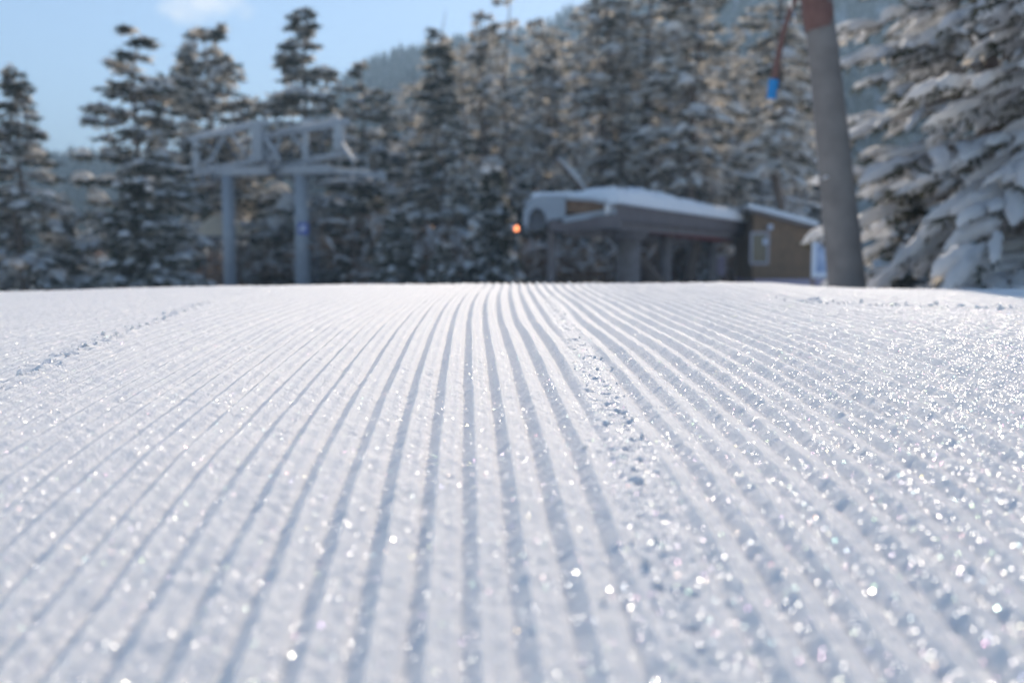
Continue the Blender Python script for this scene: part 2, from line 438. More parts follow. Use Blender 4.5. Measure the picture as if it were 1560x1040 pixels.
# ------------------------------------------------------------------ hills
SKX = np.array([-4000, -300, 0, 130, 300, 480, 540, 590, 640, 700, 790, 900, 1000, 1150, 1300, 1560, 2000, 3500])
SKY_ = np.array([290, 285, 275, 278, 275, 262, 225, 150, 112, 84, 56, 30, -22, -50, -60, -70, -90, -110])
def hill_z(x, y):
    px = 780 + FPX * x / 420.0
    top = (YH - np.interp(px, SKX, SKY_)) / FPX * 420.0
    t = np.clip((y - 95) / (420 - 95), 0, 1)
    z = -3.4 + (top + 3.4) * (0.35 * t + 0.65 * t * t * (3 - 2 * t))
    z = z + (vnoise(x / 60, y / 60, 31) * 16 + vnoise(x / 22, y / 22, 32) * 6) * sst(110, 220, y) * sst(600, 260, y) * 1.0
    return z - np.clip(y - 420, 0, 9999) * 0.02
def build_hills():
    ys_ = np.concatenate([np.linspace(95, 480, 110), np.linspace(490, 900, 12)])
    tx = np.sinh(np.linspace(-2.6, 2.6, 240)) / math.sinh(2.6)
    X = tx[None, :] * 1500 + 0 * ys_[:, None]; Y = ys_[:, None] + 0 * X
    Z = hill_z(X, Y)
    nr, nc = X.shape
    V = np.stack([X, Y, Z], -1).reshape(-1, 3)
    i = np.arange(nr - 1)[:, None] * nc + np.arange(nc - 1)[None, :]
    F = np.stack([i, i + 1, i + nc + 1, i + nc], -1).reshape(-1, 4)
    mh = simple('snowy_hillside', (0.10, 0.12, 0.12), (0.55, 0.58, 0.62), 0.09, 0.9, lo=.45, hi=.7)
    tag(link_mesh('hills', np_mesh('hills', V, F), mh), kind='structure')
    rng = np.random.default_rng(77)
    n = 9000
    Yc = rng.uniform(150, 430, n); Xc = rng.uniform(-0.62, 0.75, n) * Yc
    Zc = hill_z(Xc, Yc) - 0.5
    H = rng.uniform(3.0, 7.0, n); W = H * rng.uniform(.16, .26, n)
    k = 7; lv = [(0.12, 1.0), (0.42, .50), (0.40, .80), (0.70, .28), (0.68, .5), (1.0, 0.02)]
    a = np.arange(k) / k * 2 * np.pi
    ring = []
    for h, r in lv:
        rr = W[:, None] * r * (1 + .35 * rng.normal(size=(n, k)).clip(-1, 1))
        ring.append(np.stack([Xc[:, None] + rr * np.cos(a), Yc[:, None] + rr * np.sin(a), (Zc + H * h)[:, None] + 0 * rr - .1 * rr], -1))
    V = np.stack(ring, 1).reshape(-1, 3)
    f = []
    for q in range(len(lv) - 1):
        for j in range(k): f.append((q*k + j, q*k + (j+1) % k, (q+1)*k + (j+1) % k, (q+1)*k + j))
    F = (np.array(f)[None] + (np.arange(n) * k * len(lv))[:, None, None]).reshape(-1, 4)
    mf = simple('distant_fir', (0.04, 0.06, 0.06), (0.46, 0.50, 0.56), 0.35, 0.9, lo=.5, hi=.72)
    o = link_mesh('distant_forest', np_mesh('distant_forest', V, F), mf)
    tag(o, 'far hillside forest of snowy conifers fading into blue haze', 'forest', kind='stuff')
build_hills()

# ------------------------------------------------------------------ conifers
def blobs(P0, P1, r, rng, rings=5, sides=6, flat=0.62, lift=0.35, rough=0.16):
    """closed soft lumps lying along the segments P0 -> P1"""
    P0 = np.asarray(P0, float); P1 = np.asarray(P1, float); n = len(P0)
    r = np.asarray(r, float).reshape(n, 1)
    D = P1 - P0; L = np.linalg.norm(D, axis=1, keepdims=True) + 1e-6; T = D / L
    S = np.cross(T, [0, 0, 1.0]); sl_ = np.linalg.norm(S, axis=1, keepdims=True)
    S = np.where(sl_ < .05, [1.0, 0, 0], S / np.maximum(sl_, 1e-6)); U = np.cross(S, T)
    t = np.linspace(0, 1, rings); an = np.arange(sides) / sides * 2 * np.pi
    prof = np.sqrt(np.clip(1 - (2 * t - 1) ** 2 * 0.97, 0, 1)) ** 0.8
    rr = r[:, :, None] * prof[None, :, None] * (1 + rough * rng.normal(size=(n, rings, sides)).clip(-2, 2))
    rr[:, 0] *= .6; rr[:, -1] *= .6
    C = P0[:, None] + D[:, None] * t[None, :, None]
    C = C + U[:, None] * (r * lift)[:, None] - np.array([0, 0, 1.0]) * ((4 * (t - .5) ** 2)[None, :, None] * r[:, None] * .5)
    V = C[:, :, None] + S[:, None, None] * (rr * np.cos(an))[..., None] + U[:, None, None] * (rr * np.sin(an) * flat)[..., None]
    f = []
    for i in range(rings - 1):
        for k in range(sides): f.append((i*sides + k, i*sides + (k+1) % sides, (i+1)*sides + (k+1) % sides, (i+1)*sides + k))
    F = (np.array(f)[None] + (np.arange(n) * rings * sides)[:, None, None]).reshape(-1, 4)
    return V.reshape(-1, 3), F
def sprays(P0, P1, rng, per, ln, wd):
    """narrow needle tufts set along the segments"""
    P0 = np.asarray(P0, float); P1 = np.asarray(P1, float); n = len(P0)
    D = (P1 - P0)[:, None]; T = D / (np.linalg.norm(D, axis=2, keepdims=True) + 1e-6)
    t = rng.random((n, per, 1))
    B = P0[:, None] + D * t
    d = rng.normal(size=(n, per, 3)) * [1, 1, .55]; d = d + T * 1.3 + [0, 0, -.62]
    d /= np.linalg.norm(d, axis=2, keepdims=True)
    s_ = np.cross(d, rng.normal(size=(n, per, 3))); s_ /= np.linalg.norm(s_, axis=2, keepdims=True) + 1e-6
    l_ = ln * rng.uniform(.6, 1.3, (n, per, 1)); w_ = wd * rng.uniform(.7, 1.3, (n, per, 1))
    V = np.stack([B - s_ * w_ * .35, B + s_ * w_ * .35, B + d * l_ * .6 + s_ * w_ * .5, B + d * l_, B + d * l_ * .6 - s_ * w_ * .5], 2)
    F = (np.arange(5)[None] + (np.arange(n * per) * 5)[:, None])
    return V.reshape(-1, 3), F

def conifer_twigs(H, rad, rng, h0=.08, whorls=26, nb=(5, 8), power=.85, droop=.35, tw=9, gap=0.0, top=0.25, twl=.42, tipup=.1):
    """returns branch polylines and twig segments; radius profile tapers to the tip"""
    br = []; P0 = []; P1 = []; rel = []
    for wi in range(whorls):
        t = h0 + (1 - h0) * ((wi + rng.uniform(-.3, .3)) / whorls)
        t = min(max(t, h0), .985)
        if rng.random() < gap: continue
        k = (1 - (t - h0) / (1 - h0))
        base = rad * (k ** power * (1 - top * .2) + top * .12)
        if t < .25: base *= .75 + .25 * (t / .25)
        for b in range(rng.integers(nb[0], nb[1] + 1)):
            az = rng.uniform(0, 2 * np.pi); tb = min(.985, max(h0, t + rng.uniform(-.6, .6) * (1 - h0) / whorls)); L = base * rng.uniform(.55, 1.12)
            if L < .08: continue
            dr = droop * (0.4 + .9 * k) * rng.uniform(.6, 1.3)
            z0 = tb * H
            dirv = np.array([math.cos(az), math.sin(az), 0])
            pts = []
            for q in range(6):
                s_ = q / 5
                z = z0 + L * (.12 * s_ - dr * s_ ** 1.7 + tipup * s_ ** 4)
                p = dirv * L * s_ + [0, 0, 0]; p[2] = z
                if q: p[:2] += rng.normal(size=2) * .03 * L
                pts.append(p)
            br.append((pts, max(.006, L * .018)))
            side = np.array([-math.sin(az), math.cos(az), 0])
            m = max(3, int(tw * (.35 + .65 * L / max(rad, .1))))
            for q in range(m):
                s_ = .15 + .85 * (q + rng.random()) / m
                i = min(int(s_ * 5), 4); f = s_ * 5 - i
                p = pts[i] * (1 - f) + pts[i + 1] * f
                sg = 1 if q % 2 else -1
                l_ = L * twl * (1.1 - .75 * s_) * rng.uniform(.7, 1.3) + .05 * rad
                v = dirv * rng.uniform(.5, .9) + side * sg * rng.uniform(.4, .95)
                v = v / np.linalg.norm(v); e = p + v * l_ + [0, 0, -l_ * dr * rng.uniform(.3, 1.0)]
                P0.append(p); P1.append(e); rel.append(s_)
            P0.append(pts[4]); P1.append(pts[5] + (pts[5] - pts[4]) * .5); rel.append(1.0)
    return br, np.array(P0), np.array(P1), np.array(rel)

def trunk_mb(H, r, rng, lean=0.0, n=9):
    mb = MB(); pts = []; rr = []
    for q in range(12):
        t = q / 11
        pts.append((rng.normal() * .012 * H * (t > 0) * .6 + lean * t * t, rng.normal() * .006 * H * (t > 0), t * H)); rr.append(r * (1 - t) ** .8 + r * .06 + (r * .35 if q == 0 else 0))
    mb.tube(pts, rr, n)
    return mb

PROTO = {}
def proto(name, seed, H, rad, snow=.6, frost=.25, ndl=7, pad=.35, brown=0, dead=0, detail=1, lump=.085, nlen=.22, nwid=.05, trunk=.02, rings=5, sides=6, bflat=.62, brough=.16, **kw):
    """builds the meshes of one kind of tree, base at the origin"""
    rng = np.random.default_rng(seed)
    br, P0, P1, rel = conifer_twigs(H, rad, rng, **kw)
    tm = trunk_mb(H, H * trunk * .5, rng)
    me_t = bpy.data.meshes.new('trunk'); me_t.from_pydata([tuple(v) for v in tm.v], [], tm.f); me_t.update()
    me_t.polygons.foreach_set('use_smooth', [True] * len(me_t.polygons)); me_t.materials.append(M['bark'])
    bm_ = MB()
    for pts, r in br:
        bm_.tube(pts, [r * (1 - .15 * q) for q in range(6)], 4, cap=False)
    me_b = bpy.data.meshes.new('branches'); me_b.from_pydata([tuple(v) for v in bm_.v], [], bm_.f); me_b.update(); me_b.materials.append(M['bark'])
    sel = rng.random(len(P0)) < frost
    out = [('trunk', me_t), ('branches', me_b)]
    if dead < 1:
        keep = rng.random(len(P0)) > dead
        a = keep & ~sel; b = keep & sel
        V, F = sprays(P0[a], P1[a], rng, ndl, nlen, nwid); me = np_mesh('foliage', V, F, False); me.materials.append(M['needles']); out.append(('foliage', me))
        V, F = sprays(P0[b], P1[b], rng, ndl + 3, nlen * .9, nwid * .8); me = np_mesh('frosted_foliage', V, F, False); me.materials.append(M['frost']); out.append(('frosted_foliage', me))
    s = rng.random(len(P0)) < snow
    L = np.linalg.norm(P1 - P0, axis=1)
    r = (lump * rng.uniform(.6, 1.3, len(P0)) * (.6 + .5 * np.minimum(L / .5, 1.2)))
    V1, F1 = blobs(P0[s], P0[s] + (P1[s] - P0[s]) * 1.06, r[s], rng, rings, sides, flat=bflat, lift=.5, rough=brough)
    # broad pads lying over whole boughs
    pb = [(np.array(p), l) for p, l in br if rng.random() < pad]
    if pb:
        A = np.array([p[3] * .7 + p[4] * .3 for p, l in pb] + [p[1] * .6 + p[2] * .4 for p, l in pb[::2]]); B = np.array([p[5] for p, l in pb] + [p[3] for p, l in pb[::2]])
        JJ = rng.normal(size=A.shape) * [.10, .10, .02]; A = A + JJ; B = B + JJ + rng.normal(size=A.shape) * [.06, .06, .01]
        A[:, 2] += .03; B[:, 2] += .03; LL = np.linalg.norm(B - A, axis=1)
        V2, F2 = blobs(A, B, np.clip(LL * .36 * rng.uniform(.6, 1.3, len(A)), .05, lump * 4.0), rng, rings + 1, sides + 2, flat=.62, lift=.75, rough=.2)
        F2 = F2 + len(V1); V1 = np.concatenate([V1, V2]); F1 = np.concatenate([F1, F2])
    me = np_mesh('snow_cover', V1, F1); me.materials.append(M['snow']); out.append(('snow_cover', me))
    PROTO[name] = (H, out)

def place_tree(pname, name, label, cat, loc, H, rz, group=None, wide=1.0, tilt=0.0):
    H0, parts = PROTO[pname]
    e = empty(name, loc, rz)
    k = H / H0
    tag(e, label, cat, group)
    for nm, me in parts:
        o = bpy.data.objects.new(nm, me); COL.objects.link(o); o.parent = e
        if nm in ('snow_cover', 'foliage', 'frosted_foliage', 'branches', 'stems'): o['kind'] = 'stuff'
        o.scale = (k * wide, k * wide, k)
    e.rotation_euler = (tilt, 0, rz)
    return e

def tree_at(pname, name, label, px, ytop, D, rz=0., cat='fir tree', group=None, wide=1.0):
    top = at(px, ytop, D); z0 = gz(top.x, D) - .08
    return place_tree(pname, name, label, cat, (top.x, D, z0), top.z - z0, rz, group, wide)

proto('fir_a', 11, 9.0, 2.1, whorls=24, droop=.42, tw=10, pad=0.60, snow=0.60, frost=.20, ndl=12)
proto('fir_b', 12, 9.0, 1.9, whorls=20, droop=.30, tw=11, pad=0.50, snow=0.58, frost=.25, ndl=12, power=.55, gap=.08)
proto('fir_c', 13, 10., 2.3, whorls=22, droop=.36, tw=11, pad=0.65, snow=0.63, frost=.22, ndl=13, power=.7, gap=.1)
proto('pine', 14, 9.0, 1.7, whorls=18, h0=.30, droop=.15, tw=11, pad=0.60, snow=0.58, frost=.35, ndl=12, power=.42, gap=.1, tipup=.25)
proto('tall', 15, 13., 1.8, whorls=26, h0=.36, droop=.40, tw=7, pad=0.55, snow=0.60, frost=.55, ndl=11, power=.40, gap=.16, trunk=.028)
proto('tall_b', 16, 13., 1.7, whorls=24, h0=.40, droop=.5, tw=7, pad=0.50, snow=0.56, frost=.55, ndl=11, power=.35, gap=.2, trunk=.028)
proto('sparse', 17, 13., .9, whorls=24, h0=.30, droop=.35, tw=5, pad=0.35, snow=0.53, frost=.6, ndl=8, power=.35, gap=.3, trunk=.014, dead=.4)
proto('deadtop', 18, 10., 1.9, whorls=22, droop=.45, tw=9, pad=0.55, snow=0.58, frost=.3, ndl=11, power=1.5, gap=.05, trunk=.014)
proto('young', 19, 4.2, 1.25, whorls=18, droop=.5, tw=8, pad=0.85, snow=0.70, frost=.15, ndl=11, lump=.06, h0=.03)

# front row, left to right
tree_at('fir_a', 'fir_tree', 'dark snowy fir at the far left edge, partly cut off by the frame', 22, 100, 32, 0.4, wide=1.28)
tree_at('fir_b', 'fir_tree', 'tall pointed fir with blobs of snow, just left of the lift tower', 203, 40, 34, 1.3, wide=1.40)
tree_at('pine', 'pine_tree', 'rounded pine crown against the sky, behind the left pylon of the lift tower', 313, 38, 47, 2.1, 'pine tree', wide=1.22)
tree_at('fir_c', 'fir_tree', 'broad dark fir rising behind the right pylon of the lift tower', 462, 12, 45, 4.0, wide=1.22)
tree_at('fir_b', 'fir_tree', 'narrower fir against the sky, leaning on the right side of the broad fir', 552, 88, 48, 5.1, wide=0.98)
tree_at('deadtop', 'fir_tree', 'dark fir with a bare spiky top, right of the lift tower', 668, 14, 42, .9, wide=1.52)
tree_at('tall', 'fir_tree', 'slim brownish fir with a rounded top, right of the spiky topped fir', 735, 18, 50, 2.9, wide=0.92)
tree_at('sparse', 'bare_conifer', 'thin nearly bare conifer stem with a few short twigs against the hill', 770, -30, 46, 3.7, 'conifer', wide=1.34)
tree_at('tall_b', 'fir_tree', 'pale frosted fir behind the left end of the lift station roof', 838, 40, 54, .2, wide=1.40)
tree_at('tall', 'fir_tree', 'green tinged tall fir above the left end of the station canopy', 925, -25, 46, 5.5, wide=1.28)
tree_at('tall_b', 'fir_tree', 'dense tall fir above the middle of the station canopy', 990, -60, 50, 1.9, wide=1.46)
tree_at('tall', 'fir_tree', 'tall fir with a straight dark trunk above the right part of the station roof', 1060, -70, 43, 4.4, wide=1.28)
tree_at('tall_b', 'fir_tree', 'slim fir with a long dark trunk behind the wooden cabin', 1190, -75, 44, 3.2, wide=1.16)
tree_at('young', 'young_fir', 'young drooping fir loaded with snow, left of the orange lamp', 750, 248, 33, .7, 'young fir')
tree_at('young', 'young_fir', 'young fir with heavy snow pads, right of the lift tower ladder', 556, 262, 42, 2.7, 'young fir', wide=1.46)
tree_at('young', 'young_fir', 'small snow loaded fir between the pylon with the sign and the hut', 606, 318, 34, 4.1, 'young fir', wide=1.34)
tree_at('young', 'young_fir', 'snow loaded fir sapling between the two pylons', 408, 285, 46, 1.1, 'young fir', wide=1.34)
tree_at('young', 'young_fir', 'low spreading snow loaded fir in front of the pointed fir', 205, 268, 31, 5.9, 'young fir', wide=1.52)
tree_at('young', 'young_fir', 'low snow loaded fir between the far left fir and the pointed fir', 95, 330, 36, 3.9, 'young fir', wide=1.46)
tree_at('young', 'young_fir', 'low snow loaded fir just below the hut beside the spiky topped fir', 675, 368, 31, 2.2, 'young fir', wide=1.59)

# bare shrubs added under the conifers, their brown imitates a warm lens veil
def veil_shrub_proto(seed):
    rng = np.random.default_rng(seed); mb = MB(); P0 = []; P1 = []
    for k in range(26):
        az = rng.uniform(0, 6.28); L = rng.uniform(.6, 1.5); el = rng.uniform(.5, 1.4)
        a = np.array([rng.normal() * .12, rng.normal() * .12, 0]); d = np.array([math.cos(az) * math.cos(el), math.sin(az) * math.cos(el), math.sin(el)])
        b = a + d * L * .6; c = b + (d + rng.normal(size=3) * .25) * L * .5
        mb.tube([a, b, c], [.014, .010, .004], 4, cap=False)
        for q in range(3):
            p = b + (c - b) * rng.random(); e = p + rng.normal(size=3) * .2 + [0, 0, .12]
            mb.tube([p, e], [.006, .003], 3, cap=False); P0.append(p); P1.append(e)
    me = bpy.data.meshes.new('stems'); me.from_pydata([tuple(v) for v in mb.v], [], mb.f); me.update(); me.materials.append(M['brown'])
    V, F = blobs(P0, P1, .035 * rng.uniform(.6, 1.5, len(P0)), rng)
    m2 = np_mesh('snow_cover', V, F); m2.materials.append(M['snow'])
    V, F = sprays(P0, P1, rng, 10, .22, .03); m3 = np_mesh('foliage', V, F, False); m3.materials.append(M['brown'])
    return (1.8, [('stems', me), ('snow_cover', m2), ('foliage', m3)])
PROTO['shrub'] = veil_shrub_proto(3)

LM = [(-100, 'behind the far left fir'), (75, 'in the gap left of the pointed fir'), (140, 'left behind the pointed fir'), (200, 'straight behind the pointed fir'), (240, 'between the pointed fir and the pine'),
      (290, 'behind the left end of the lift tower'), (335, 'behind the left pylon and cream dome'), (375, 'just right of the left pylon'), (415, 'between the two pylons'), (450, 'behind the pylon with the blue sign'), (490, 'just right of the ladder'),
      (525, 'below the broad fir'), (560, 'behind the narrow fir'), (595, 'left of the small hut'), (635, 'behind the small hut'), (680, 'behind the spiky topped fir'), (715, 'below the round topped brownish fir'), (750, 'behind the bare conifer stem'),
      (785, 'above the orange lamp'), (815, 'above the pale wheel housing'), (850, 'above the leaning snowy log'), (890, 'left of the snowy roof nose'), (930, 'above the snowy roof nose'), (965, 'above the station column'), (1000, 'above the red beam'),
      (1035, 'above the middle of the snowy roof'), (1070, 'above the right half of the snowy roof'), (1105, 'near the right end of the snowy roof'), (1140, 'above the gap between roof and cabin'), (1170, 'above the cabin window'), (1205, 'above the right end of the cabin'),
      (1240, 'above the map board'), (1275, 'behind the leaning grey pole'), (1320, 'right of the leaning grey pole'), (1370, 'behind the big snow laden fir')]
def landmark(px):
    r = LM[0][1]
    for a, b in LM:
        if px >= a - 17: r = b
    return r
rngf = random.Random(8)
USED = set()
def forest():
    for D, n, px0, px1, yt, lab, grp in (
        (60, 11, 560, 1255, (50, 170), 'snow dusted tall conifer', 'conifers behind the lift station'),
        (74, 9, 600, 1240, (60, 200), 'hazy conifer of the rear row', 'conifers deep in the wood'),
        (68, 15, -60, 620, (262, 325), 'low snowy conifer', 'low conifers in the left background'),
        (51, 9, 590, 1275, (240, 310), 'low understorey fir', 'understorey firs')):
        for i in range(n):
            px = px0 + (px1 - px0) * (i + rngf.uniform(.25, .75)) / n
            if D < 60: pn = rngf.choice(['fir_a', 'fir_c', 'young'])
            elif px < 560: pn = rngf.choice(['fir_a', 'fir_b', 'fir_c'])
            else: pn = rngf.choice(['tall', 'tall_b', 'fir_b', 'fir_c', 'tall'])
            Dj = D + rngf.uniform(-4, 5)
            if lab + landmark(px) in USED: continue
            USED.add(lab + landmark(px))
            tree_at(pn, 'fir_tree', lab + ' ' + landmark(px), px, rngf.uniform(*yt), Dj, rngf.uniform(0, 6.2), 'fir tree', grp, rngf.uniform(.9, 1.3))
    for px, D, hy in ((252, 43, 350), (290, 44, 345), (392, 44, 360), (432, 44, 362), (520, 43, 340), (540, 40, 330), (585, 41, 300), (622, 38, 320), (630, 42, 290), (700, 37, 340), (722, 40, 330), (770, 38, 350), (812, 40, 345), (850, 41, 350), (885, 43, 345), (912, 45, 340), (1010, 52, 350), (1065, 54, 350), (1125, 55, 350)):
        if 'shrub' + landmark(px) in USED: continue
        USED.add('shrub' + landmark(px))
        tree_at('shrub', 'veil_shrub', 'bare brown shrub with a little snow, added for the warm lens veil, ' + landmark(px), px, hy, D, rngf.uniform(0, 6), 'shrub', 'bare brown shrubs added in place of the warm lens veil', 1.2)
forest()

for px, yt, D, rz, lab in ((705, 60, 41, 1.0, 'slender dark bare stem right of the spiky topped fir'), (815, 20, 44, 2.2, 'slender bare stem above the pale wheel housing'),
                           (880, 10, 43, 4.0, 'slender bare stem above the bay of the station'), (950, -10, 45, 5.0, 'slender bare stem above the snowy roof nose'), (1125, 30, 47, .3, 'slender bare stem above the right end of the snowy roof')):
    tree_at('sparse', 'bare_conifer', lab, px, yt, D, rz, 'conifer', 'slender bare stems among the firs')

# ------------------------------------------------------------------ big snow laden firs on the right
proto('laden', 41, 8.0, 1.95, whorls=32, nb=(6, 8), droop=.42, tw=9, bflat=.85, brough=.20, pad=.0, snow=.95, frost=.10, ndl=22, lump=.052, nlen=.13, nwid=.02, rings=8, sides=8, power=.55, h0=.03, twl=.48, trunk=.028)
proto('laden_near', 42, 5.2, 1.75, whorls=19, nb=(5, 7), droop=.60, tw=9, bflat=.85, brough=.24, pad=.0, snow=.96, frost=.10, ndl=26, lump=.066, nlen=.12, nwid=.018, rings=8, sides=9, power=.6, h0=.05, twl=.46, trunk=.03)
p = at(1500, 437, 12.4)
place_tree('laden', 'snow_laden_fir', 'big fir thickly coated in snow, right of the leaning grey pole', 'fir tree', (p.x, 12.4, gz(p.x, 12.4) - .1), 9.2, .8)
p = at(1665, 437, 8.2)
place_tree('laden_near', 'snow_laden_fir', 'nearest fir, only its drooping snow heaped boughs reach in at the right edge', 'fir tree', (p.x, 8.2, gz(p.x, 8.2) - .1), 4.9, 2.2)
p = at(1385, 437, 11.5)
place_tree('young', 'young_fir', 'little snow covered fir at the foot of the big snow laden fir', 'young fir', (p.x, 11.5, gz(p.x, 11.5) - .05), 1.5, 1.0)

# ------------------------------------------------------------------ leaning pole
def leaning_pole():
    D = 9.0
    a = at(1290, 437, D); b = at(1246, 20, D)
    t = (b - a).normalized()
    zg = gz(a.x, D)
    base = a + t * ((zg - .25 - a.z) / t.z); top = b + t * 1.6
    root = empty('leaning_pole', (base.x, base.y, zg))
    tag(root, 'thick grey padded pole leaning left in front of the snow laden fir', 'pole')
    inv = Vector((-base.x, -base.y, -zg))
    L = (top - base).length
    N = 40; pts = []; rr = []
    rng = random.Random(4)
    for i in range(N + 1):
        s = i / N; q = base + t * L * s
        q = q + Vector((.012 * math.sin(s * 3.1), 0, 0))
        pts.append(q + inv)
        w = .172 - .046 * min(1, s * L / ((b - base).length))
        rr.append(w + .0025 * math.sin(i * 1.7) + rng.uniform(-.0015, .0015) + (.03 * math.exp(-i * .8)))
    mb = MB(); mb.tube(pts, rr, 28); mb.build('cover', M['pad'], root, smooth=True)
    # red wrap near the top, in overlapping turns
    mb = MB()
    up0 = (b - base).length - .09
    for k in range(9):
        c0 = base + t * (up0 + k * .09) + inv; 
        s_ = Vector((1, 0, .22)).normalized()
        ring = []
        n = 28
        ax = Vector((0, 1, 0)); w = .137 + .004 * (k % 2) + rng.uniform(0, .003)
        vs = []
        for hh in (-.055, -.04, .04, .055):
            rad = w if abs(hh) < .04 else w - .006
            for q in range(n):
                an = 2 * math.pi * q / n
                vs.append(c0 + Vector((math.cos(an) * rad, math.sin(an) * rad, 0)) + t * (hh + .2 * rad * math.cos(an)))
        fs = []
        for i in range(3):
            for q in range(n): fs.append((i*n + q, i*n + (q+1) % n, (i+1)*n + (q+1) % n, (i+1)*n + q))
        mb.add(vs, fs)
    mb.build('strap_wrap', M['strap'], root, smooth=True)
    P = lambda x, y, d=0: at(x, y, D - .05 + d) + inv
    mb = MB(); 
    mb.tube([P(1232, -30), P(1216, -8), P(1205, 12), P(1199, 32), P(1192, 55), P(1187, 80), P(1182, 105), P(1179, 124)], [.026, .026, .023, .023, .026, .028, .031, .031], 10, flat=.35)
    st = mb.build('hanging_strap', M['strap'], root, smooth=True)
    mb = MB(); mb.tube([P(1179, 121), P(1175, 151)], [.046, .042], 14, flat=.6); mb.build('blue_sleeve', M['bluecap'], st, bevel=.004, smooth=False)
    mb = MB()
    mb.tube([P(1202, -12), P(1206, 14)], .016, 8); mb.tube([P(1209, 18), P(1212, 38)], .011, 8)
    mb.build('buckle', simple('bright_metal', (.8, .78, .75), None, 4, .25, metal=1.0), root, smooth=True)
    rngn = np.random.default_rng(9)
    c = at(1258, 271, D - .12) + inv
    V, F = blobs([c - Vector((.03, 0, .01))], [c + Vector((.03, 0, .01))], [.018], rngn)
    link_mesh('snow_patch', np_mesh('snow_patch', V, F), M['snow'], root)
leaning_pole()
def foot_mound():
    p = at(1300, 437, 8.9); z = gz(p.x, 8.9)
    rng = np.random.default_rng(2)
    xs = np.linspace(-.5, .5, 40); ys = np.linspace(-.45, .45, 36)
    X, Y = np.meshgrid(xs, ys); Rr = np.sqrt((X / .5) ** 2 + (Y / .45) ** 2)
    Z = .16 * np.clip(1 - Rr ** 2, 0, 1) * (1 + .5 * vnoise(X * 7 + 5, Y * 7 + 5, 40)) - .03
    V = np.stack([X + p.x + .1, Y + 8.9, Z + z], -1).reshape(-1, 3)
    i = np.arange(35)[:, None] * 40 + np.arange(39)[None]
    F = np.stack([i, i + 1, i + 41, i + 40], -1).reshape(-1, 4)
    tag(link_mesh('snow_mound', np_mesh('snow_mound', V, F), M['piste']), 'small heap of snow around the foot of the leaning grey pole', 'snow heap')
foot_mound()

